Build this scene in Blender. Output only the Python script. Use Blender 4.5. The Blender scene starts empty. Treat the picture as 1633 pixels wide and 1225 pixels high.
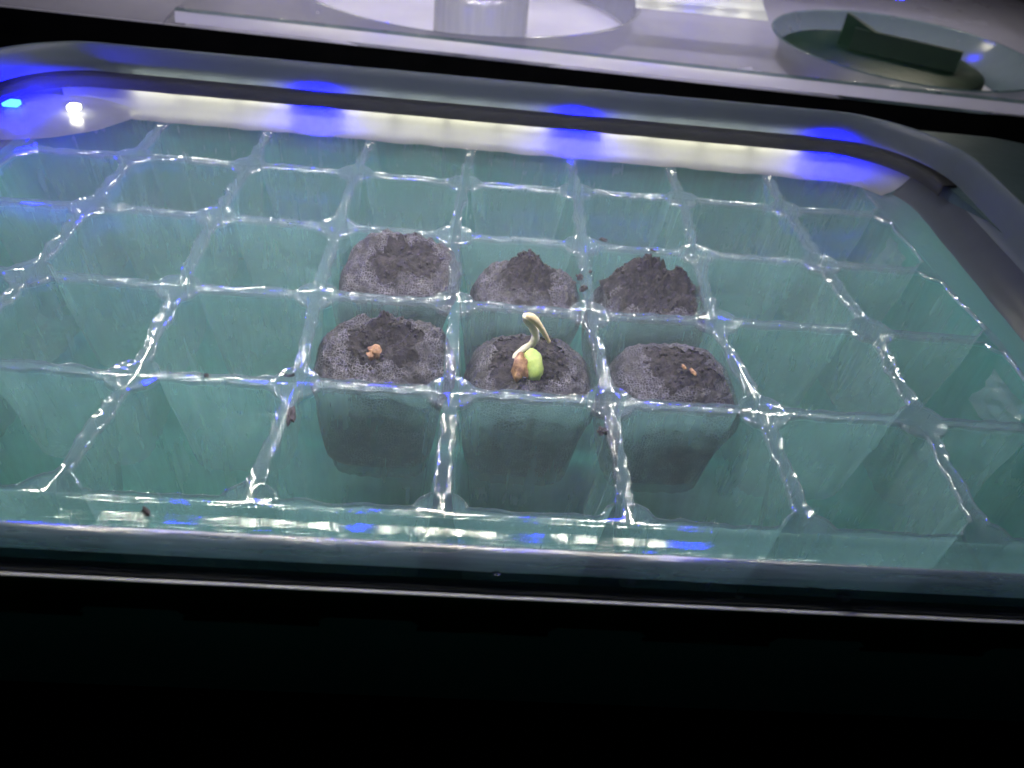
import bpy, math, random
from mathutils import Vector, noise
random.seed(7)
S = 0.045                     # one cell pitch of the insert, in metres; all numbers below are in pitches
sc = bpy.context.scene
col = sc.collection

# ------------------------------------------------------------------ camera
cam_d = bpy.data.cameras.new('camera'); cam = bpy.data.objects.new('camera', cam_d); col.objects.link(cam)
cam.location = (-0.41081*S, -4.71170*S, 3.11419*S)
cam.rotation_euler = (0.88544, -0.087559, -0.0054095)
cam_d.sensor_width = 36; cam_d.lens = 0.758819*36
cam_d.clip_start = 0.005; cam_d.clip_end = 20
cam_d.dof.use_dof = True; cam_d.dof.focus_distance = 0.235; cam_d.dof.aperture_fstop = 15
sc.camera = cam
# ------------------------------------------------------------------ dark room
w = bpy.data.worlds.new('World'); sc.world = w; w.use_nodes = True
w.node_tree.nodes['Background'].inputs[0].default_value = (0.35, 0.4, 0.75, 1)
w.node_tree.nodes['Background'].inputs[1].default_value = 0.004
sc.view_settings.view_transform = 'Standard'; sc.view_settings.look = 'None'
sc.view_settings.exposure = 0; sc.view_settings.gamma = 1
cy = sc.cycles
cy.use_denoising = True
cy.max_bounces = 8; cy.transparent_max_bounces = 40; cy.glossy_bounces = 3; cy.diffuse_bounces = 3; cy.transmission_bounces = 6
cy.sample_clamp_indirect = 4.0; cy.blur_glossy = 0.6
cy.use_light_tree = True

WHITE_L, BLUE_L = 500.0, 660.0

# ------------------------------------------------------------------ materials
def newmat(name):
    m = bpy.data.materials.new(name); m.use_nodes = True
    nt = m.node_tree; nt.nodes.clear()
    return m, nt, nt.nodes.new('ShaderNodeOutputMaterial')
def N(nt, t, **kw):
    n = nt.nodes.new(t)
    for k, v in kw.items():
        if k in n.inputs: n.inputs[k].default_value = v
        else: setattr(n, k, v)
    return n
def math_(nt, op, a, b=None, clamp=False):
    n = nt.nodes.new('ShaderNodeMath'); n.operation = op; n.use_clamp = clamp
    for i, v in enumerate((a, b)):
        if v is None: continue
        if isinstance(v, (int, float)): n.inputs[i].default_value = v
        else: nt.links.new(v, n.inputs[i])
    return n.outputs[0]
def coords(nt, scale):
    t = nt.nodes.new('ShaderNodeTexCoord'); mp = nt.nodes.new('ShaderNodeMapping')
    mp.inputs['Scale'].default_value = scale
    nt.links.new(t.outputs['Object'], mp.inputs[0]); return mp.outputs[0]
def noise_tex(nt, vec, scale, detail=3, rough=.55):
    n = N(nt, 'ShaderNodeTexNoise', Scale=scale, Detail=detail, Roughness=rough)
    nt.links.new(vec, n.inputs['Vector']); return n.outputs['Fac']
def ramp(nt, fac, lo, hi, a=0.0, b=1.0):
    n = nt.nodes.new('ShaderNodeMapRange'); n.clamp = True
    nt.links.new(fac, n.inputs[0])
    for i, v in zip((1, 2, 3, 4), (lo, hi, a, b)): n.inputs[i].default_value = v
    return n.outputs[0]
def mixcol(nt, fac, c1, c2):
    n = nt.nodes.new('ShaderNodeMix'); n.data_type = 'RGBA'
    nt.links.new(fac, n.inputs[0]); n.inputs[6].default_value = (*c1, 1); n.inputs[7].default_value = (*c2, 1)
    return n.outputs[2]
def bump(nt, h, dist, strength=1.0):
    b = N(nt, 'ShaderNodeBump', Strength=strength, Distance=dist); nt.links.new(h, b.inputs['Height']); return b.outputs[0]

def thin_plastic(name, tint, colr, haze, gloss=.12, rough=.12, streak=(40, 40, 2), amount=.25, bumpd=.0004, blotch=0.0, bscale=60, through=.45):
    """clear or milky formed sheet: part see-through, part scattering, glossy on top"""
    m, nt, out = newmat(name)
    v = coords(nt, streak)
    s1 = noise_tex(nt, v, 1.0, 4, .6)
    big = noise_tex(nt, coords(nt, (1, 1, 1)), bscale, 3, .6)
    hz = math_(nt, 'ADD', haze - amount*.5, math_(nt, 'MULTIPLY', s1, amount))
    if blotch: hz = math_(nt, 'ADD', hz, math_(nt, 'MULTIPLY', ramp(nt, big, .35, .7, -1, 1), blotch))
    hz = math_(nt, 'MINIMUM', math_(nt, 'MAXIMUM', hz, .02), .97 if haze < .99 else 1.0)
    bn = bump(nt, s1, bumpd, .6)
    tr = N(nt, 'ShaderNodeBsdfTransparent', Color=(*tint, 1))
    df = N(nt, 'ShaderNodeBsdfDiffuse', Color=(*colr, 1)); tl = N(nt, 'ShaderNodeBsdfTranslucent', Color=(*colr, 1))
    nt.links.new(bn, df.inputs['Normal'])
    mm = N(nt, 'ShaderNodeMixShader', Fac=through); nt.links.new(df.outputs[0], mm.inputs[1]); nt.links.new(tl.outputs[0], mm.inputs[2])
    mb = N(nt, 'ShaderNodeMixShader'); nt.links.new(hz, mb.inputs[0]); nt.links.new(tr.outputs[0], mb.inputs[1]); nt.links.new(mm.outputs[0], mb.inputs[2])
    lw = N(nt, 'ShaderNodeLayerWeight', Blend=.5)
    f3 = math_(nt, 'POWER', lw.outputs['Facing'], 3.0)
    fg = math_(nt, 'ADD', math_(nt, 'MULTIPLY', f3, gloss*4), gloss, True)
    gl = N(nt, 'ShaderNodeBsdfGlossy', Roughness=rough); nt.links.new(bn, gl.inputs['Normal'])
    mf = N(nt, 'ShaderNodeMixShader'); nt.links.new(fg, mf.inputs[0]); nt.links.new(mb.outputs[0], mf.inputs[1]); nt.links.new(gl.outputs[0], mf.inputs[2])
    nt.links.new(mf.outputs[0], out.inputs[0])
    return m

def solid(name, c1, c2, rough=.5, nscale=40, bumpd=0, bscale=None, spec=.5, lo=.35, hi=.65, detail=5):
    m, nt, out = newmat(name)
    p = nt.nodes.new('ShaderNodeBsdfPrincipled'); nt.links.new(p.outputs[0], out.inputs[0])
    f = noise_tex(nt, coords(nt, (1, 1, 1)), nscale, detail, .6)
    nt.links.new(mixcol(nt, ramp(nt, f, lo, hi), c1, c2), p.inputs['Base Color'])
    p.inputs['Roughness'].default_value = rough; p.inputs['Specular IOR Level'].default_value = spec
    if bumpd:
        h = noise_tex(nt, coords(nt, (1, 1, 1)), bscale or nscale*3, 4, .6)
        nt.links.new(bump(nt, h, bumpd), p.inputs['Normal'])
    return m

def emit(name, c, s):
    m, nt, out = newmat(name)
    e = N(nt, 'ShaderNodeEmission', Color=(*c, 1), Strength=s); nt.links.new(e.outputs[0], out.inputs[0]); return m

M = {}
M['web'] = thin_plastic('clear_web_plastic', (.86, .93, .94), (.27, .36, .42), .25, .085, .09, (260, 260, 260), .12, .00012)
M['bead'] = thin_plastic('web_edge_highlight', (.86, .93, .94), (.36, .44, .50), .27, .18, .10, (260, 260, 260), .12, .00015)  # same plastic as the web, paler and glossier to strengthen the edge highlights
M['cell'] = thin_plastic('milky_cell_plastic', (.82, .95, .93), (.26, .45, .42), .39, .035, .2, (260, 260, 9), .62, .0003, .12, 50, .62)
M['frost'] = thin_plastic('frosted_corner_plastic', (.4, .42, .45), (.15, .155, .165), .9, .03, .22, (200, 200, 60), .3, .0004)
M['crinkle'] = thin_plastic('crinkled_clear_plastic', (.75, .85, .86), (.25, .38, .38), .35, .12, .08, (200, 200, 200), .3, .0003)
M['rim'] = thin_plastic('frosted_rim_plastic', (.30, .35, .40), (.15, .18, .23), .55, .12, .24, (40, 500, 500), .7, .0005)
M['skirt'] = thin_plastic('darkened_skirt_plastic', (.05, .06, .07), (.016, .02, .028), .5, .05, .12, (25, 900, 900), .3, .0004)  # clear plastic; the dark behind it is put into the colour
M['flange'] = thin_plastic('clear_flange_plastic', (.8, .92, .9), (.17, .30, .29), .5, .020, .035, (700, 700, 700), .25, .00006)
M['collar'] = thin_plastic('smoky_collar_plastic', (.30, .34, .38), (.060, .075, .092), .72, .012, .3, (60, 60, 60), .12, .0001)
M['end'] = thin_plastic('smoky_end_plastic', (.22, .24, .27), (.030, .036, .050), .72, .012, .3, (90, 90, 60), .25, .0002)
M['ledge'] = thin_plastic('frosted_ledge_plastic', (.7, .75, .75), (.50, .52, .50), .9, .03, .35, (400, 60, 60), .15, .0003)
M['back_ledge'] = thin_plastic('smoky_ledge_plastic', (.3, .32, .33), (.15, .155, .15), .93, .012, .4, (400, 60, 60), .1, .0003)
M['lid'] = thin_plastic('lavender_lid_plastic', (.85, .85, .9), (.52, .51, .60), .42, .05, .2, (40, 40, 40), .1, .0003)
M['lid_front'] = thin_plastic('brightened_lid_edge', (.85, .85, .9), (.62, .61, .72), .85, .04, .25, (40, 40, 40), .1, .0003)  # paler copy of the lid plastic; the front face's brightness is in the colour
M['well'] = thin_plastic('clear_well_plastic', (.8, .82, .87), (.40, .41, .48), .5, .08, .15, (200, 200, 20), .2, .0003)
M['well_dark'] = thin_plastic('teal_grey_well_plastic', (.7, .78, .78), (.14, .20, .21), .62, .02, .15, (100, 100, 20), .2, .0003)
M['hub'] = thin_plastic('clear_hub_plastic', (.85, .86, .9), (.62, .63, .7), .5, .15, .1, (300, 300, 20), .3, .0006)
M['green'] = solid('green_tray_plastic', (.030, .19, .15), (.045, .25, .195), .45, 30, .0003, 200)
M['tray_wall'] = thin_plastic('green_tray_wall', (.0005, .001, .001), (.035, .22, .17), .995, .01, .35, (60, 60, 60), .0, .0002, 0, 60, .006)
M['lip'] = thin_plastic('green_lip_plastic', (.02, .08, .03), (.012, .075, .028), .85, .015, .4, (60, 60, 60), .1, .0002, 0, 60, .6)
M['dark_green'] = solid('dark_green_plastic', (.0015, .013, .006), (.003, .019, .009), .45, 40, .0003, 200, spec=.2)
M['black'] = solid('black_tape', (.003, .0033, .0045), (.005, .0055, .007), .75, 60, .0002, 400, spec=.08)
M['pitch'] = solid('gap_shade_black', (.0010, .0011, .0012), (.0016, .0017, .0018), .9, 60, spec=0)  # far tray's front wall: shade of the gap put into the colour
M['handle'] = solid('dark_teal_handle', (.012, .022, .026), (.018, .030, .034), .5, 30, .0004, 120, spec=.15)
M['table'] = solid('dark_table', (.006, .006, .009), (.011, .011, .015), .6, 8, .0003, 80)
M['sheet'] = solid('pale_sheet', (.50, .49, .58), (.58, .57, .66), .6, 12)
M['crumb'] = solid('black_soil_crumb', (.010, .008, .008), (.05, .042, .045), .9, 500, .0004, 1500)
M['husk'] = solid('brown_husk', (.15, .065, .022), (.42, .24, .11), .6, 420, .0003, 900, lo=.38, hi=.6)
M['root'] = solid('cream_root', (.70, .68, .48), (.86, .85, .68), .5, 250, .0002, 700)
M['root_tip'] = solid('straw_root_tip', (.66, .50, .24), (.78, .68, .42), .5, 300, .0002, 700)
M['seed'] = solid('green_cotyledon', (.26, .40, .07), (.46, .56, .14), .45, 260, .0003, 700)
M['white_led'] = emit('white_led_light', (1.0, .955, .75), WHITE_L)
M['blue_led'] = emit('blue_led_light', (.002, .004, 1.0), BLUE_L)
M['tape_blue'] = emit('tape_blue_light', (.00005, .0003, 1.0), 5000.0)
M['tape_white'] = emit('tape_white_light', (1.0, .97, .72), 62.0)
M['chip_body'] = solid('chip_body', (.7, .7, .66), (.8, .8, .75), .5)

def drop_mat():
    m, nt, out = newmat('water_drop')
    p = N(nt, 'ShaderNodeBsdfPrincipled', Roughness=.03, IOR=1.33); p.inputs['Transmission Weight'].default_value = 1
    nt.links.new(p.outputs[0], out.inputs[0]); return m
M['drop'] = drop_mat()

def net_mat():
    """grey soil showing through a fine pale knitted net"""
    m, nt, out = newmat('netted_soil')
    p = nt.nodes.new('ShaderNodeBsdfPrincipled'); nt.links.new(p.outputs[0], out.inputs[0])
    vec = coords(nt, (1, 1.25, 1))
    wob = N(nt, 'ShaderNodeTexNoise', Scale=260.0, Detail=2.0); nt.links.new(vec, wob.inputs['Vector'])
    add = nt.nodes.new('ShaderNodeVectorMath'); add.operation = 'MULTIPLY_ADD'
    nt.links.new(wob.outputs['Color'], add.inputs[0]); add.inputs[1].default_value = (.0012, .0012, .0012); nt.links.new(vec, add.inputs[2])
    vo = N(nt, 'ShaderNodeTexVoronoi', Scale=1150.0, Randomness=.6, feature='DISTANCE_TO_EDGE'); nt.links.new(add.outputs[0], vo.inputs['Vector'])
    thread = ramp(nt, vo.outputs['Distance'], .04, .16, 1, 0)
    patch = noise_tex(nt, coords(nt, (1, 1, 1)), 130, 5, .65)
    thread = math_(nt, 'MULTIPLY', thread, ramp(nt, patch, .40, .64, .05, 1))
    base = mixcol(nt, ramp(nt, noise_tex(nt, coords(nt, (1, 1, 1)), 330, 5, .7), .35, .68), (.005, .0044, .0046), (.034, .030, .032))
    mx = nt.nodes.new('ShaderNodeMix'); mx.data_type = 'RGBA'; nt.links.new(thread, mx.inputs[0]); nt.links.new(base, mx.inputs[6])
    mx.inputs[7].default_value = (.20, .19, .215, 1); nt.links.new(mx.outputs[2], p.inputs['Base Color'])
    p.inputs['Roughness'].default_value = .6; p.inputs['Specular IOR Level'].default_value = .4
    h = math_(nt, 'ADD', thread, math_(nt, 'MULTIPLY', noise_tex(nt, coords(nt, (1, 1, 1)), 700, 4, .7), 1.2))
    nt.links.new(bump(nt, h, .0005, .9), p.inputs['Normal'])
    return m
M['net'] = net_mat()
M['soil'] = solid('bare_soil', (.0045, .0037, .0038), (.040, .033, .035), .8, 420, .0009, 1100, spec=.3, lo=.34, hi=.7, detail=8)

# ------------------------------------------------------------------ mesh helpers
class MB:
    def __init__(s): s.v = []; s.f = []
    def add(s, vs, fs):
        o = len(s.v); s.v += [tuple(x) for x in vs]; s.f += [tuple(i+o for i in f) for f in fs]; return s
    def rings(s, rs, closed=True, cap0=False, cap1=False):
        o = len(s.v); n = len(rs[0])
        for r in rs: s.v += [tuple(p) for p in r]
        for a in range(len(rs)-1):
            for i in range(n if closed else n-1):
                j = (i+1) % n
                s.f.append((o+a*n+i, o+a*n+j, o+(a+1)*n+j, o+(a+1)*n+i))
        if cap0: s.f.append(tuple(o+i for i in range(n))[::-1])
        if cap1: s.f.append(tuple(o+(len(rs)-1)*n+i for i in range(n)))
        return s
    def box(s, a, b):
        (x0, y0, z0), (x1, y1, z1) = a, b
        return s.add([(x0,y0,z0),(x1,y0,z0),(x1,y1,z0),(x0,y1,z0),(x0,y0,z1),(x1,y0,z1),(x1,y1,z1),(x0,y1,z1)],
                     [(3,2,1,0),(4,5,6,7),(0,1,5,4),(1,2,6,5),(2,3,7,6),(3,0,4,7)])
    def build(s, name, mat, parent=None, smooth=True, origin=None):
        me = bpy.data.meshes.new(name)
        ox, oy, oz = origin or (0, 0, 0)
        me.from_pydata([((x-ox)*S, (y-oy)*S, (z-oz)*S) for x, y, z in s.v], [], s.f); me.update()
        me.materials.append(mat)
        if smooth: me.polygons.foreach_set('use_smooth', [True]*len(me.polygons))
        o = bpy.data.objects.new(name, me); col.objects.link(o)
        if origin: o.location = Vector(origin)*S
        if parent:
            o.parent = parent
            o.location = Vector(o.location) - Vector(parent.location)
        return o
def tag(o, label, cat, group=None):
    o['label'] = label; o['category'] = cat
    if group: o['group'] = group
    return o
def thing(name, label, cat, loc=(0, 0, 0), group=None):
    o = bpy.data.objects.new(name, None); col.objects.link(o); o.location = Vector(loc)*S; o.empty_display_size = .01
    return tag(o, label, cat, group)
def part(mb, name, mat, parent, smooth=True):
    """a child built in scene coordinates"""
    return mb.build(name, mat, parent, smooth)
def nz(x, y, z=0.0): return noise.noise(Vector((x, y, z)))
def fbm(x, y, z, o=4):
    a, s_ = 1.0, 0.0
    for k in range(o):
        s_ += a*noise.noise(Vector((x, y, z))); x *= 2.1; y *= 2.1; z *= 2.1; a *= .55
    return s_
def smoothmod(o, lv=1):
    m = o.modifiers.new('sub', 'SUBSURF'); m.levels = lv; m.render_levels = lv; return o
def tube(mb, pts, rad, n=12, cap=True):
    rs = []
    P = [Vector(p) for p in pts]
    for i, p in enumerate(P):
        t = (P[min(i+1, len(P)-1)] - P[max(i-1, 0)]).normalized()
        a = t.cross(Vector((.2, .9, .35))).normalized(); b = t.cross(a)
        r = rad[i] if isinstance(rad, (list, tuple)) else rad
        rs.append([p + (a*math.cos(2*math.pi*k/n) + b*math.sin(2*math.pi*k/n))*r for k in range(n)])
    return mb.rings(rs, True, cap, cap)
def spline(pts, k=6):
    P = [Vector(p) for p in pts]; out = []
    for i in range(len(P)-1):
        p0, p1, p2, p3 = P[max(i-1, 0)], P[i], P[i+1], P[min(i+2, len(P)-1)]
        for j in range(k):
            t = j/k
            out.append(.5*((2*p1) + (p2-p0)*t + (2*p0-5*p1+4*p2-p3)*t*t + (3*p1-p0-3*p2+p3)*t**3))
    return out + [P[-1]]
def blob(mb, c, r, seed, n=10, m=7, rough=.35, ax=(1, 1, 1), rot=0.0):
    rs = []
    for a in range(m+1):
        th = math.pi*min(max(a/m, .02), .98); ring = []
        for b in range(n):
            ph = 2*math.pi*b/n
            d = Vector((math.sin(th)*math.cos(ph), math.sin(th)*math.sin(ph), math.cos(th)))
            k = r*(1 + rough*nz(d.x*1.7+seed, d.y*1.7, d.z*1.7))
            x, y, z = d.x*k*ax[0], d.y*k*ax[1], d.z*k*ax[2]
            ring.append((c[0]+x*math.cos(rot)-y*math.sin(rot), c[1]+x*math.sin(rot)+y*math.cos(rot), c[2]+z))
        rs.append(ring)
    return mb.rings(rs, True, True, True)

# ------------------------------------------------------------------ surface under everything
o = MB().box((-40, -26, -1.9), (40, 40, -1.6)).build('table_top', M['table'], smooth=False); o['kind'] = 'structure'

# ------------------------------------------------------------------ dark green seed tray under the insert
tray = thing('seed_tray', 'dark green plastic base tray under the clear cell insert, its ribbed front lip in shadow', 'tray', (0, 0, -1.6))
def rrect(x0, x1, y0, y1, r, z, n=8):
    pts = []
    for cx, cyy, a0 in ((x1-r, y0+r, -90), (x1-r, y1-r, 0), (x0+r, y1-r, 90), (x0+r, y0+r, 180)):
        for k in range(n+1):
            a = math.radians(a0 + 90*k/n); pts.append((cx+r*math.cos(a), cyy+r*math.sin(a), z))
    return pts
X0, X1, Y0, Y1 = -4.78, 4.05, -2.34, 3.22
mb = MB().rings([rrect(X0+.25, X1-.25, Y0+.2, Y1-.2, .3, -1.6), rrect(X0+.2, X1-.2, Y0+.15, Y1-.15, .3, -1.5), rrect(X0, X1, Y0, Y1, .3, -.12)])
part(mb, 'tray_wall', M['tray_wall'], tray)
mb = MB().rings([rrect(X0+.3, X1-.3, Y0+.25, Y1-.25, .3, -1.59)]); mb.f.append(tuple(range(len(mb.v))))
part(mb, 'tray_floor', M['green'], tray, False)
hp = [(4.40, -2.2), (6.2, -2.2), (6.3, 2.6), (5.9, 3.35), (5.2, 3.62), (3.9, 3.66)]
mb = MB().rings([[(x, y, .27) for x, y in hp], [(x+.03, y+.03, .255) for x, y in hp], [(x+.08, y+.06, -.3) for x, y in hp]])
mb.f.append(tuple(range(len(hp)))); part(mb, 'end_handle', M['handle'], tray, False)
# folded-down front lip, notched along its lower edge
mb = MB(); rs = [[], [], [], []]
xs = [-5.2 + i*.03 for i in range(int(9.9/.03))]
def notch(x):
    u = (x + 3.02) % 1.18
    a = min(max((u-.06)/.05, 0), 1)*(1 - min(max((u-.74)/.05, 0), 1))
    return a
for x in xs:
    zb = -.36 - .07*notch(x)
    rs[0].append((x, -2.30, -.14)); rs[1].append((x, -2.395, -.16)); rs[2].append((x, -2.41, zb)); rs[3].append((x, -2.385, zb-.012))
mb.rings(rs, False); part(mb, 'front_lip', M['lip'], tray)
mb = MB(); k = -3.02
while k < 4.4:
    part(tube(MB(), [(k+.08, -2.405, -.435), (k+.76, -2.405, -.435)], .010, 8), 'lip_edge', M['lip'], tray); k += 1.18

# ------------------------------------------------------------------ clear cell insert
ins = thing('cell_insert', 'clear milky plastic insert of square seed cells with wavy webs, set in the green tray', 'seed insert', (0, 0, -1.0))
NODE = {}
for c in range(-1, 8):
    for r in range(-2, 4):
        NODE[c, r] = Vector((c-3.5 + .03*nz(c*3.1, r*2.3, 5), r + .03*nz(c*2.1, r*4.3, 9), 0))
for k, v in {(3,1):(-.585,.99),(1,0):(-2.46,-.06),(2,0):(-1.51,-.02),(5,0):(1.37,-.0),(6,0):(2.59,.01),(7,0):(3.58,-.02),
             (1,-1):(-2.40,-1.04),(2,-1):(-1.445,-1.01),(6,-1):(2.55,-.99),(0,1):(-3.50,1.03),(3,0):(-.53,-.01),(4,0):(.455,-.03),
             (2,1):(-1.53,.99),(5,1):(1.435,.99),(3,2):(-.545,1.99),(2,2):(-1.54,2.02),(7,1):(3.5,.98)}.items():
    NODE[k] = Vector((v[0], v[1], 0))
for c in range(-1, 8): NODE[c, 3].y = 2.97; NODE[c, -2].y = -2.0
NP = 232
def unit_square(t):
    s_ = (t % 1.0)*4; e = int(s_); f = s_-e; f -= .62*math.sin(2*math.pi*f)/(2*math.pi)
    return ((f, 0), (1, f), (1-f, 1), (0, 1-f))[e]
def bil(c, r, u, v):
    a, b, d, e = NODE[c, r], NODE[c+1, r], NODE[c, r+1], NODE[c+1, r+1]
    return a*(1-u)*(1-v) + b*u*(1-v) + d*(1-u)*v + e*u*v
def hole_k(c, r, inset=.042, rd=.155):
    ks = []
    for i in range(NP):
        px, py = unit_square(i/NP); dx, dy = px-.5, py-.5
        wp = bil(c, r, px, py)
        ii = inset + .024*nz(wp.x*6.3+1.7*c, wp.y*6.3+r*2.9, 3) + .020*nz(wp.x*19+c*5, wp.y*19+r*3, 7)
        k = (.5-max(ii, .016))/.5
        for cx, cyy in ((0, 0), (1, 0), (1, 1), (0, 1)):
            ex, ey = .5-cx, .5-cyy
            rr = rd*(1 + .10*nz(c*7+cx*3, r*5+cyy*9, 2))
            A = dx*dx+dy*dy; B = 2*(dx*ex+dy*ey); C = ex*ex+ey*ey-rr*rr; D = B*B-4*A*C
            if D > 0:
                q = (-B-math.sqrt(D))/(2*A)
                if q > .3: k = min(k, q)
        ks.append(k)
    for _ in range(1): ks = [(ks[i-1]+2*ks[i]+ks[(i+1) % NP])/4 for i in range(NP)]
    return ks
def soft(c, r, k, px, py, q):
    """hole shape fading into a rounded square of half size q"""
    dx, dy = (px-.5), (py-.5)
    n = (abs(dx)**5+abs(dy)**5)**.2
    return q/n if n else 1
webs = MB(); bead_faces = []
for r in range(-2, 3):
    for c in range(-1, 7):
        ks = hole_k(c, r)
        lv = [[] for _ in range(5)]; pk = [[] for _ in range(9)]
        for i in range(NP):
            px, py = unit_square(i/NP); k = ks[i]; sq = soft(c, r, k, px, py, 1.0)
            def P(kk, z, px=px, py=py):
                p = bil(c, r, .5+(px-.5)*kk, .5+(py-.5)*kk); p.z = z; return p
            wp = bil(c, r, px, py); wz = .012*nz(wp.x*2.2, wp.y*2.2, 1)
            bd = .009 + .008*nz(wp.x*11, wp.y*11, 4)
            g = 1-k
            lv[0].append(P(1, wz)); lv[1].append(P(k+min(.020, .5*g), wz-.001)); lv[2].append(P(k+min(.010, .3*g), wz+bd)); lv[3].append(P(k+.002, wz+bd*.8)); lv[4].append(P(k-.007, wz-.020))
            k0 = k-.007
            rip = .006*math.sin(i/NP*2*math.pi*31 + c*2+r) + .014*nz(i*.13+c*7, r*3.1, 0)
            for a, (z, q, blend) in enumerate(((-.027, 0, 0), (-.07, .455, .2), (-.15, .448, .6), (-.35, .43, .9), (-.5, .405, 1), (-.65, .39, 1), (-.82, .37, 1), (-.93, .355, 1), (-.985, .32, 1))):
                kk = (k0-.012)*(1-blend) + sq*(q+rip)*blend if blend else k0
                pk[a].append(P(kk, z + (wz if a == 0 else 0)))
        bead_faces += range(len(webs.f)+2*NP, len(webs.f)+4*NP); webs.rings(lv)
        m = MB().rings(pk)
        base = len(m.v)-NP
        m.rings([[bil(c, r, .5+(unit_square(i/NP)[0]-.5)*.45, .5+(unit_square(i/NP)[1]-.5)*.45)+Vector((0, 0, -1.0)) for i in range(NP)]])
        n2 = len(m.v)-NP
        for i in range(NP):
            j = (i+1) % NP; m.f.append((base+i, base+j, n2+j, n2+i))
        m.f.append(tuple(n2+i for i in range(NP)))
        part(m, 'cell', M['cell'], ins)
o = part(webs, 'web', M['web'], ins); o.data.materials.append(M['bead'])
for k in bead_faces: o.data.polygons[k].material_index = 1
# front flange with its ribs, rolled front rim
def strip(mb, prof, x0, x1, step, wob):
    n = int((x1-x0)/step)
    rs = []
    for (y, z) in prof:
        rs.append([(x0+(x1-x0)*i/n, y + wob*nz((x0+(x1-x0)*i/n)*2.5, y*9, 3), z + wob*.6*nz((x0+(x1-x0)*i/n)*3.1, y*7, 8)) for i in range(n+1)])
    return mb.rings(rs, False)
mb = strip(MB(), [(-2.0, .0), (-2.03, .012), (-2.06, -.002), (-2.10, -.002), (-2.14, -.003), (-2.18, -.003), (-2.195, .004)], -4.7, 3.9, .03, .006)
part(mb, 'front_flange', M['flange'], ins)
mb = strip(MB(), [(-2.195, .004), (-2.203, .013), (-2.225, .014), (-2.265, .004), (-2.30, -.014), (-2.325, -.034)], -5.3, 4.7, .05, .003)
part(mb, 'front_rim', M['rim'], ins)
mb = strip(MB(), [(-2.325, -.034), (-2.35, -.060), (-2.372, -.092), (-2.386, -.115), (-2.392, -.128)], -5.3, 4.7, .05, .003)
part(mb, 'rim_skirt', M['skirt'], ins)
mb = strip(MB(), [(-2.390, -.126), (-2.405, -.118), (-2.428, -.103), (-2.432, -.108), (-2.41, -.125)], -5.3, 4.7, .05, .001)
part(mb, 'rim_edge', M['ledge'], ins)
# side flanges
n = 60
for x0, x1 in ((-4.5, -4.72), (3.5, 3.84)):
    rs = []
    for f in (0, .3, .6, 1): rs.append([(x0+(x1-x0)*f + (.03*nz(j*.35, f*4, x0) if 0 < f < 1 else 0), -2.0+4.97*j/n, .012*nz(j*.5, f*3, 2)) for j in range(n+1)])
    part(MB().rings(rs, False), 'side_flange', M['web'], ins)

# small crinkled patches pressed into the outer cell walls on the right
def patch(y0, y1, seed):
    rnd = random.Random(seed); n = 7; rs = []
    for a in range(n):
        rs.append([(3.415-.028*a/(n-1)*2 + rnd.uniform(-.014, .014), y0+(y1-y0)*b/(n-1)+rnd.uniform(-.02, .02), -.06-.30*a/(n-1)+rnd.uniform(-.015, .015)) for b in range(n)])
    part(MB().rings(rs, False), 'crinkled_patch', M['crinkle'], ins, False)
patch(1.30, 1.68, 3); patch(-.78, -.30, 5)

# ------------------------------------------------------------------ clear collar round the back and sides
lid = thing('clear_collar', 'smoky clear plastic wall standing round the back and ends of the near cell insert', 'clear wall', (-.4, 3.1, 0))
def yback(x): return 2.98 - .017*(x+3.5)
PATH = []
XL, XR, RL, RR = -4.74, 3.86, .55, .75
for k in range(30): PATH.append(((XL, -2.1 + (yback(XL)-RL+2.1)*k/30), (-1, 0)))
for k in range(13):
    a = math.radians(180-90*k/12); PATH.append(((XL+RL+RL*math.cos(a), yback(XL+RL)-RL+RL*math.sin(a)), (math.cos(a), math.sin(a))))
for k in range(1, 90):
    x = XL+RL+(XR-RR-XL-RL)*k/90; PATH.append(((x, yback(x)), (.017, 1)))
for k in range(15):
    a = math.radians(90-90*k/14); PATH.append(((XR-RR+RR*math.cos(a), yback(XR-RR)-RR+RR*math.sin(a)), (math.cos(a), math.sin(a))))
for k in range(1, 31): PATH.append(((XR - .16*(k/30), yback(XR-RR)-RR - (yback(XR-RR)-RR+2.1)*k/30), (1, 0)))
def sweep(mb, sec, i0=0, i1=None, wob=0.0, taper=None):
    rs = []
    P = PATH[i0:i1]; n = len(P); T = [taper(i/(n-1)) if taper else 1 for i in range(n)]
    for d, z in sec:
        rs.append([(p[0]+q[0]*(d*T[i]+wob*nz(p[0]*3, p[1]*3, d*9)), p[1]+q[1]*(d*T[i]+wob*nz(p[0]*3, p[1]*3, d*9)), z+wob*nz(p[0]*5, p[1]*5, z*9+4)) for i, (p, q) in enumerate(P)])
    return mb.rings(rs, False)
IB0, IB1 = 30, len(PATH)-22          # the run along the back, corners included
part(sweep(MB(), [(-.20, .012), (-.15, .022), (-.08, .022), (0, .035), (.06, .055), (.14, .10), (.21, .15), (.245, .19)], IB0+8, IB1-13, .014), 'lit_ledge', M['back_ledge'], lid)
mb = MB()
cp = []
for a in range(9):
    f = .03+.97*a/8
    cp.append([(-4.95+1.16*f*math.cos(t)*(1+.03*nz(t*3, f, 5)), 2.98+.95*f*math.sin(t)*(1+.03*nz(t*3, f, 8)), .10-.075*f**2+.012*nz(f*4, t*3, 2)) for t in [math.radians(-100+112*k/30) for k in range(31)]])
part(mb.rings(cp, False), 'corner_panel', M['frost'], lid)
part(sweep(MB(), [(-.02, .0), (.0, .02), (.1, .035), (.2, .12), (.245, .19)], IB1-14, None, .008), 'end_ledge', M['end'], lid)
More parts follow.
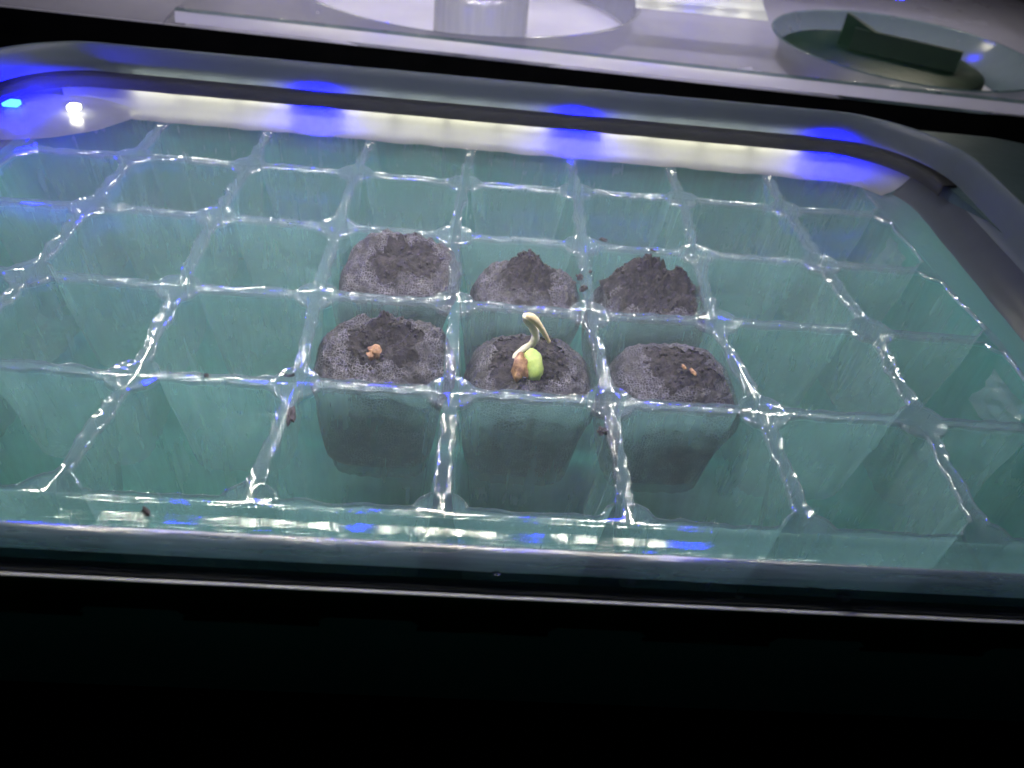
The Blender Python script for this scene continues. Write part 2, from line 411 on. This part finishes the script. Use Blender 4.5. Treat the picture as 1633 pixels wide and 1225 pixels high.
WALL = [(.245, .19), (.275, .24), (.29, .34), (.305, .46), (.318, .525), (.330, .545), (.338, .540), (.342, .50), (.352, .2), (.36, -.1)]
part(sweep(MB(), WALL, 16, IB1-10, .003), 'standing_wall', M['collar'], lid)
part(sweep(MB(), WALL, IB1-11, None, .003), 'end_wall', M['collar'], lid)

# ------------------------------------------------------------------ LED tape added on the back wall to make the bright band
def chip(x, y, z, kind, parent, sx=.036, sy=.05, sz=.02):
    k = 'tape' if parent.name == 'added_led_tape' else 'bar'
    mt = {'tapew': 'tape_white', 'tapeb': 'tape_blue', 'barw': 'white_led', 'barb': 'blue_led'}[k+kind]
    return MB().box((x-sx, y-sy, z-sz), (x+sx, y+sy, z+sz)).build('led_chip', M[mt], parent, False, origin=(x, y, z))
tape = thing('added_led_tape', 'added dark LED tape whose white and blue lights make the bright band behind the near insert', 'LED tape', (-.4, 3.1, .2))
part(sweep(MB(), [(.095, .185), (.08, .195), (.085, .29), (.10, .30), (.225, .30), (.225, .286), (.105, .284), (.098, .195), (.095, .185)], IB0-14, IB1-8, .002), 'tape_strip', M['black'], tape)
for x in [-2.1 + .53*k for k in range(-3, 11)]:
    b = (round((x+2.1)/.53) % 5 == 0)
    chip(x, yback(x)+.165, .235, 'b' if b else 'w', tape, .08 if b else .24, .014, .014)
for (x, y, z, kd) in ((-4.84, 2.65, .13, 'b'), (-4.27, 2.66, .135, 'w')): chip(x, y, z, kd, tape, .065 if kd == 'b' else .045, .045 if kd == 'b' else .04, .02)

# ------------------------------------------------------------------ grow-light bars hanging over the trays (above the frame)
def bar(label, x0, x1, y, z, blue0, pitch, power=1):
    t = thing('grow_light_bar', label, 'grow light', ((x0+x1)/2, y, z+.12), 'grow light bars hung over the trays')
    part(MB().box((x0, y-.14, z+.02), (x1, y+.14, z+.12)), 'housing', M['chip_body'], t, False)
    x = blue0 - int((blue0-x0)/pitch)*pitch
    while x < x1:
        b = abs(((x-blue0)/pitch+.5) % 5 - .5) < .1
        chip(x, y, z, 'b' if b else 'w', t); x += pitch
bar('grow light bar over the near insert, just above the top of the frame', -3.7, 1.9, -.25, 2.3, -2.79, .30)
bar('added unseen light bar to brighten the back rows of the near insert', -4.4, 4.0, 2.3, 2.45, -2.6, .45)  # unseen bar, added to light the back rows
bar('grow light bar over the lid of the far tray', -5.5, 7.5, 8.6, 2.2, -2.3, .74)

# ------------------------------------------------------------------ soil plugs
PLUGS = {}
def cellpos(c, r, u, v): return bil(c, r, u, v)
def make_plug(c, r, label, zs, half, dome, feats, soil_r, amp=.02, seed=0, rag=0.0, zslope=0.0, crumbs=40):
    cen = bil(c, r, .5, .5); cen0 = cen.copy(); cen.x += {1: .075, 2: .07, 3: .09, 4: .03, 5: .05, 6: .09}[seed]
    t = thing('soil_plug', label, 'soil plug', (cen.x, cen.y, -.95), 'netted soil plugs in the cells')
    NA, NR = 120, 44
    def height(x, y):
        rho = min((abs(x/half)**2.7+abs(y/half)**2.7)**(1/2.7), 1.05)
        z = zs + dome*(1-rho**2.8) + zslope*y
        for dx, dy, sx, sy, a in feats: z += a*math.exp(-((x-dx)/sx)**2-((y-dy)/sy)**2)
        z += amp*fbm(x*5+seed, y*5, seed*1.7) + amp*.7*nz(x*22+seed, y*22, 1) + amp*.4*nz(x*45+seed, y*45, 3) - amp*1.1*max(0, .25-abs(nz(x*6+seed*2, y*6, 8)))*3*min(rho*1.5, 1)
        if rag: z += rag*max(fbm(x*9+seed*3, y*9, 4.2), -.2)*(1-rho**3)
        return z
    def pt(rho, a, k=1.0, h=None, e=2.9):
        ca, sa = math.cos(a), math.sin(a)
        q = (h or half)*rho/((abs(ca)**e+abs(sa)**e)**(1/e))*(1+(.03 if h is None else .012)*nz(ca*2+seed, sa*2, 3))
        return q*ca*k, q*sa*k
    sr = [soil_r*(1+.4*nz(math.cos(2*math.pi*i/NA)*1.8+seed*3, math.sin(2*math.pi*i/NA)*1.8, 6)+.22*nz(math.cos(2*math.pi*i/NA)*7+seed*3, math.sin(2*math.pi*i/NA)*7, 2)+.14*nz(i*.9, seed, 4)) for i in range(NA)]
    body, top = [], []
    for a in range(NR+1):
        ring, f = [], a/NR
        for i in range(NA):
            rho = sr[i] + (1-sr[i])*f; x, y = pt(rho, 2*math.pi*i/NA)
            e = max((rho-.80)/.20, 0)
            ring.append((cen.x+x, cen.y+y, height(x, y) - .10*e*e + (.007 if f < .06 else 0)))
        body.append(ring)
    zt = zs-.10
    for dz, hh, ee in ((-.05, .5*half+.215, 3.6), (-.12, .428, 4.4), (-.24, .418, 4.8), (-.40, .404, 4.8), (-.56, .390, 4.8), (-.68, .375, 4.8), (-.74, .35, 4.4)):
        ring = []
        for i in range(NA):
            x, y = pt(1, 2*math.pi*i/NA, 1+.010*nz(i*.3+seed, dz*9, 1), hh, ee); zz = zt+dz*(.955+zt)/.86
            ring.append((cen.x+x-(cen.x-cen0.x)*min(-dz*3, 1), cen.y+y, max(zz, -.96)))
        body.append(ring)
    part(MB().rings(body, True, False, True), 'net_sleeve', M['net'], t)
    for a in range(26):
        ring, f = [], .02+a/25*1.03
        for i in range(NA):
            x, y = pt(sr[i]*f, 2*math.pi*i/NA)
            ring.append((cen.x+x, cen.y+y, height(x, y) - .004 + .018*fbm(x*16+seed, y*16, 2.5, 3)))
        top.append(ring)
    part(MB().rings(top, True, True), 'soil', M['soil'], t)
    if crumbs:
        m = MB(); rnd = random.Random(seed*13+1)
        for k in range(crumbs):
            a = rnd.uniform(0, 6.28); f = math.sqrt(rnd.random())*.95; x, y = pt(f*min(soil_r*1.25, .95), a)
            blob(m, (cen.x+x, cen.y+y, height(x, y)+.004), rnd.uniform(.006, .02), k*1.3+seed, 6, 4, .7)
        o = part(m, 'soil_crumbs', M['crumb'], t, False); o['kind'] = 'stuff'
    def surf(x, y): return height(x-cen.x, y-cen.y)
    PLUGS[c, r] = surf
    return t
make_plug(2, 0, 'tall netted soil plug with dark torn hollow on top, back left of six', -.03, .462, .08,
          [(-.06, .12, .17, .08, -.12), (.0, .34, .25, .08, .06), (.0, -.1, .3, .1, .03)], .56, .034, 1, 0, .06, 50)
make_plug(3, 0, 'netted soil plug with crumpled knob on top, behind the sprouting bean', -.17, .445, .13,
          [(-.02, .10, .13, .12, .15), (.17, .05, .1, .1, .06)], .42, .038, 2, .03, .0, 25)
make_plug(4, 0, 'ragged soil plug with black clods standing up behind, back right of the six', -.15, .435, .10,
          [(-.16, .20, .10, .08, .16), (.02, .2, .12, .09, .12), (.20, .10, .10, .09, .10), (-.05, -.15, .2, .12, -.04)], .80, .035, 3, .10, .0, 160)
make_plug(2, -1, 'netted soil plug holding a small brown seed coat, front left of the six', -.13, .480, .12,
          [(-.02, .18, .12, .1, .08), (.0, .02, .14, .09, -.06), (.28, -.1, .12, .2, .03)], .44, .038, 4, .04, .0, 40)
make_plug(3, -1, 'rounded netted soil plug with the sprouting bean lying on top of it', -.22, .46, .17,
          [(.0, .0, .2, .15, -.03)], .55, .022, 5, .0, .0, 50)
make_plug(4, -1, 'rounded netted soil plug with two tan flecks on top, front right of the six', -.21, .46, .17,
          [(.05, -.02, .2, .15, .0)], .50, .020, 6, .0, .0, 50)

# ------------------------------------------------------------------ bean seedling
s5 = PLUGS[3, -1]
bx, by = .0, -.645; bz = s5(bx, by)
bean = thing('bean_seedling', 'sprouting bean with pale curled root, green cotyledon and brown seed coat on its plug', 'seedling', (bx, by, bz))
def ell(mb, c, ax, rotz, tilt, seed, n=20, m=14, rough=.06, squash=0):
    rs = []
    for a in range(m+1):
        th = math.pi*min(max(a/m, .015), .985); ring = []
        for b in range(n):
            ph = 2*math.pi*b/n
            d = Vector((math.sin(th)*math.cos(ph), math.cos(th), math.sin(th)*math.sin(ph)))
            k = 1+rough*nz(d.x*2+seed, d.y*2, d.z*2)
            p = Vector((d.x*ax[0]*k, d.y*ax[1]*k, d.z*ax[2]*k))
            p = Vector((p.x, p.y*math.cos(tilt)-p.z*math.sin(tilt), p.y*math.sin(tilt)+p.z*math.cos(tilt)))
            ring.append((c[0]+p.x*math.cos(rotz)-p.y*math.sin(rotz), c[1]+p.x*math.sin(rotz)+p.y*math.cos(rotz), c[2]+p.z))
        rs.append(ring)
    return mb.rings(rs, True, True, True)
part(ell(MB(), (bx+.026, by+.0, bz+.035), (.070, .120, .068), .12, .55, 2, rough=.16), 'cotyledon', M['seed'], bean)
part(ell(MB(), (bx-.052, by-.03, bz+.028), (.058, .105, .068), -.08, .55, 5, rough=.4), 'seed_coat', M['husk'], bean)
rp = spline([(-.030, -.60, -.125), (-.068, -.560, -.085), (-.078, -.52, -.062), (-.045, -.50, -.025), (.005, -.49, .015), (.034, -.48, .065), (.032, -.48, .115),
             (.008, -.485, .165), (-.022, -.49, .21), (-.042, -.495, .238), (-.038, -.50, .262)], 5)
rr = [.027+.002*math.sin(i*.8)+.003*nz(i*.6, 2, 3) for i in range(len(rp))]
part(tube(MB(), rp, rr, 14), 'root', M['root'], bean)
rp = spline([(-.040, -.50, .258), (-.018, -.505, .262), (.022, -.51, .234), (.066, -.515, .180), (.104, -.52, .122), (.130, -.525, .080)], 6)
rr = [.70*q for q in [.029, .031, .033, .035, .036, .037, .038, .039, .040, .040, .040, .039, .038, .036, .034, .032, .031, .030, .029, .028, .026, .025, .024, .023, .022, .021, .021, .020, .020, .019, .014]]
part(tube(MB(), rp, rr[:len(rp)], 14), 'root_tip', M['root_tip'], bean)
# seed coats on the other plugs
def husk(c, r, x, y, label, rad, ax, rot, seed, n=2):
    z = PLUGS[c, r](x, y); m = MB()
    blob(m, (x, y, z+.012), rad, seed, 14, 9, .6, ax, rot)
    if n > 1: blob(m, (x-rad*.5, y-rad*.75, z+.006), rad*.65, seed+4, 12, 8, .7, ax, rot+.8)
    tag(m.build('seed_coat_scrap', M['husk'], None, True, origin=(x, y, z)), label, 'seed coat')
husk(2, -1, -1.02, -.60, 'torn tan seed coat on the front left soil plug', .050, (1, 1, .7), .4, 3)
husk(4, -1, 1.065, -.545, 'thin tan fleck nearer the left on the front right soil plug', .020, (.6, 1.2, .5), .3, 8, 1)
husk(4, -1, 1.12, -.59, 'longer tan fleck nearer the right on the front right soil plug', .027, (.5, 1.4, .5), .5, 12, 1)

# ------------------------------------------------------------------ loose crumbs and drops
def crumb(x, y, z, rad, ax, rot, label, seed):
    m = blob(MB(), (x, y, z), rad, seed, 12, 8, .8, ax, rot)
    tag(m.build('soil_crumb', M['crumb'], None, False, origin=(x, y, z-rad*ax[2]*.5)), label, 'crumb', 'loose crumbs on the insert')
crumb(-1.42, -1.31, -.01, .035, (.7, 2.0, .6), .1, 'long dark crumb hanging below the web left of the front left plug', 1)
crumb(.43, -1.28, .0, .03, (1, 1, .6), .4, 'black crumb on the web between the front middle and front right plugs', 2)
crumb(.41, .44, .02, .028, (1, .9, .7), .2, 'black crumb on the web left of the ragged plug', 3)
crumb(.43, .28, .02, .03, (1.3, .7, .7), .8, 'flat black crumb under the web crossing left of the ragged plug', 4)
crumb(.66, 1.07, .02, .022, (1.5, .7, .6), -.4, 'curled black crumb on the web crossing behind the ragged plug', 5)
crumb(1.06, .95, .02, .016, (1.9, .5, .6), -.7, 'thin black sliver on the web behind the ragged plug', 6)
crumb(-1.98, -1.02, .02, .016, (.8, 1, .7), 0, 'tiny dark speck on the web at the far left of the front plugs', 7)
crumb(-1.96, -2.10, .015, .026, (.6, 1.2, .5), .7, 'dark flake on the front flange at the left', 8)
crumb(.36, .36, .02, .018, (1.2, 1, .6), .5, 'small black crumb, lowest of the three left of the ragged plug', 9)
crumb(.50, .52, .03, .016, (1.3, .8, .6), 1.1, 'small black crumb touching the left edge of the ragged plug', 10)
crumb(.52, -.36, -.10, .016, (.7, 1.5, .6), .2, 'dark sliver on the cell wall between front middle and front right plugs', 11)
def drop(x, y, z, rad, label):
    m = MB(); rs = []
    for a in range(8):
        th = math.pi/2*a/7.5; rs.append([(x+rad*1.2*math.cos(th)*math.cos(2*math.pi*k/16), y+rad*.8*math.cos(th)*math.sin(2*math.pi*k/16), z+rad*.7*math.sin(th)) for k in range(16)])
    tag(m.rings(rs, True, True, True).build('water_drop', M['drop'], None, True, origin=(x, y, z)), label, 'water drop', 'water drops on the rim')
drop(-.197, -2.335, -.03, .018, 'smallest water drop, at the middle of the dark front rim')
drop(-1.50, -.955, .012, .030, 'pale oval drop on the web crossing left of the front left plug')
drop(.48, -2.345, -.045, .026, 'oval water drop on the front rim below the front right plug')
drop(1.03, -2.365, -.075, .022, 'round water drop on the front rim, second from the right')
drop(1.57, -2.355, -.06, .034, 'rightmost and largest water drop on the front rim')

# ------------------------------------------------------------------ lid of the far tray
far = thing('vented_lid', 'pale lavender clear lid of the far tray with round vent wells, behind the dark gap', 'tray lid', (1, 7, -.2))
def yf(x): return 5.34 - .065*(x+.1)
ZR = .30
def roof(mb, cx, cyy, R, x0, x1, y1, n=96):
    inner, outer = [], []
    for k in range(n):
        a = 2*math.pi*k/n; d = (math.cos(a), math.sin(a)); inner.append((cx+R*d[0], cyy+R*d[1], ZR))
        ts = []
        if d[0] > 1e-6: ts.append((x1-cx)/d[0])
        if d[0] < -1e-6: ts.append((x0-cx)/d[0])
        if d[1] > 1e-6: ts.append((y1-cyy)/d[1])
        t = min(ts) if ts else 99
        q = (yf(cx)-cyy)/(d[1]+.065*d[0]) if d[1]+.065*d[0] < -1e-6 else 99
        t = min(t, q) if q > 0 else t
        outer.append((cx+t*d[0], cyy+t*d[1], ZR))
    return mb.rings([outer, inner])
W1 = (-.72, 8.10, 2.55); W2 = (5.55, 6.98, 1.85)
mb = MB(); roof(mb, *W1, -4.25, 2.9, 11.5); roof(mb, *W2, 2.9, 9.5, 11.5)
part(mb, 'roof', M['lid'], far, False)
def fside(mb, prof, x0=-4.25, x1=9.5):
    n = 80; rs = []
    for dy, z in prof: rs.append([(x0+(x1-x0)*i/n, yf(x0+(x1-x0)*i/n)-dy, z) for i in range(n+1)])
    return mb.rings(rs, False)
part(fside(MB(), [(-.02, ZR), (.01, ZR+.012), (.04, ZR-.002), (.05, ZR-.02)]), 'roof_crease', M['well_dark'], far)
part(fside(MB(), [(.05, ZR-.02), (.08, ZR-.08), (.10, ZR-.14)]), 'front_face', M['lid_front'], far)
mb = MB().rings([[(-4.25, 5.6+.2*i, ZR) for i in range(30)], [(-4.36, 5.56+.2*i, ZR-.1) for i in range(30)], [(-4.42, 5.5+.2*i, ZR-.19) for i in range(30)]], False)
part(mb, 'end_face', M['lid'], far)
mb = MB().rings([[(-9 + .3*i, yf(-9+.3*i)+ .05, ZR-.21) for i in range(17)], [(-9 + .3*i, 11.5, ZR-.21) for i in range(17)]], False)
part(mb, 'end_flange', M['lid'], far)
def well(mb, cx, cyy, R, depth, Rb, n=72):
    rs = []
    for rr_, z in ((R+.03, ZR+.004), (R+.01, ZR+.02), (R-.01, ZR+.004), (R-.02, ZR-.03), (Rb+.02, ZR-depth+.03), (Rb-.02, ZR-depth)):
        rs.append([(cx+rr_*math.cos(2*math.pi*k/n), cyy+rr_*math.sin(2*math.pi*k/n), z) for k in range(n)])
    return mb.rings(rs)
part(well(MB(), *W1, .40, W1[2]-.1), 'vent_well', M['well'], far)
part(well(MB(), *W2, .48, W2[2]-.35), 'vent_well', M['well_dark'], far)
hx, hy, hr = -.52, 6.22, .62
mb = MB().rings([[(hx+r_*math.cos(2*math.pi*k/48), hy+r_*math.sin(2*math.pi*k/48), z) for k in range(48)] for r_, z in ((hr*1.04, -.08), (hr, .1), (hr*.985, .6), (hr*.97, .70), (hr*.93, .74), (hr*.86, .735), (hr*.8, .70), (hr*.75, .66))], True, False, True)
part(mb, 'vent_hub', M['hub'], far)
fbody = thing('seed_tray', 'base tray of the far lid, its front wall coloured black as the shade of the dark gap', 'tray', (0, 8, -1.6))
part(MB().rings([[(x, yf(x)+.02, z) for x in (-9, -4.4, 0, 5, 10)] for z in (.085, -1.6)], False), 'tray_wall', M['pitch'], fbody, False)
part(MB().rings([[(x, y, -1.58) for x in (-9, 10)] for y in (5.4, 11.4)], False), 'tray_floor', M['black'], fbody, False)
tag(MB().box((-8.9, 6.0, -.22), (9.4, 11.4, -.16)).build('backing_sheet', M['sheet'], None, False), 'added pale sheet under the far lid that gives the lid its lavender tone', 'mat')  # sheet added to make the lid above it look lavender
dial = thing('vent_dial', 'dark green vent dial with upright flap in the right well of far lid', 'vent dial', (5.5, 7.0, ZR-.45))
mb = MB().rings([[(5.35+r_*math.cos(2*math.pi*k/48), 7.15+r_*math.sin(2*math.pi*k/48), z) for k in range(48)] for r_, z in ((1.46, ZR-.44), (1.46, ZR-.24), (1.42, ZR-.22), (.2, ZR-.22))], True, True, True)
part(mb, 'disc', M['dark_green'], dial)
def slab(mb, a, b, th, z0, z1, z2):
    d = Vector((b[0]-a[0], b[1]-a[1], 0)).normalized(); n_ = Vector((-d.y, d.x, 0))*th
    return mb.add([(a[0], a[1], z0), (b[0], b[1], z0), (b[0], b[1], z2), (a[0], a[1], z1), (a[0]+n_.x, a[1]+n_.y, z0), (b[0]+n_.x, b[1]+n_.y, z0), (b[0]+n_.x, b[1]+n_.y, z2), (a[0]+n_.x, a[1]+n_.y, z1)],
                  [(0,1,2,3),(7,6,5,4),(0,4,5,1),(1,5,6,2),(2,6,7,3),(3,7,4,0)])
part(slab(MB(), (4.98, 7.45), (6.30, 6.72), .08, ZR-.25, ZR+.08, ZR+.06), 'flap', M['dark_green'], dial, False)
part(slab(MB(), (4.90, 7.72), (5.22, 7.32), .08, ZR-.25, ZR+.22, ZR+.08), 'flap_stop', M['dark_green'], dial, False)
t2 = thing('added_led_tape', 'short LED tape on the far lid between its two round wells', 'LED tape', (2.7, 8.2, ZR+.02))  # tape, ledge and chips added to imitate a white and blue reflection
part(MB().rings([[(1.75, y, z), (3.75, y-.05, z)] for y, z in ((7.75, ZR+.01), (7.85, ZR+.05), (8.2, ZR+.14), (8.3, ZR+.2), (8.32, ZR+.8))], False), 'lit_ledge', M['ledge'], t2)
part(MB().box((1.75, 8.10, ZR+.62), (3.75, 8.14, ZR+.74)), 'tape_strip', M['black'], t2, False)
for k in range(5): chip(1.9+.42*k, 8.2, ZR+.66, 'b' if k == 2 else 'w', t2, .028, .012, .012)

# ------------------------------------------------------------------ added scattering volume: the lid's milky veil over the near tray
m, nt, out = newmat('veil_volume')
pv = nt.nodes.new('ShaderNodeVolumePrincipled'); pv.inputs['Density'].default_value = 1.25
pv.inputs['Color'].default_value = (.86, .92, .95, 1); pv.inputs['Anisotropy'].default_value = 0.0
nt.links.new(pv.outputs[0], out.inputs['Volume'])
o = MB().box((-4.70, -2.16, -.995), (3.80, 2.96, .42)).build('haze', m, None, False); o['kind'] = 'stuff'
cy.volume_bounces = 1; cy.volume_max_steps = 64
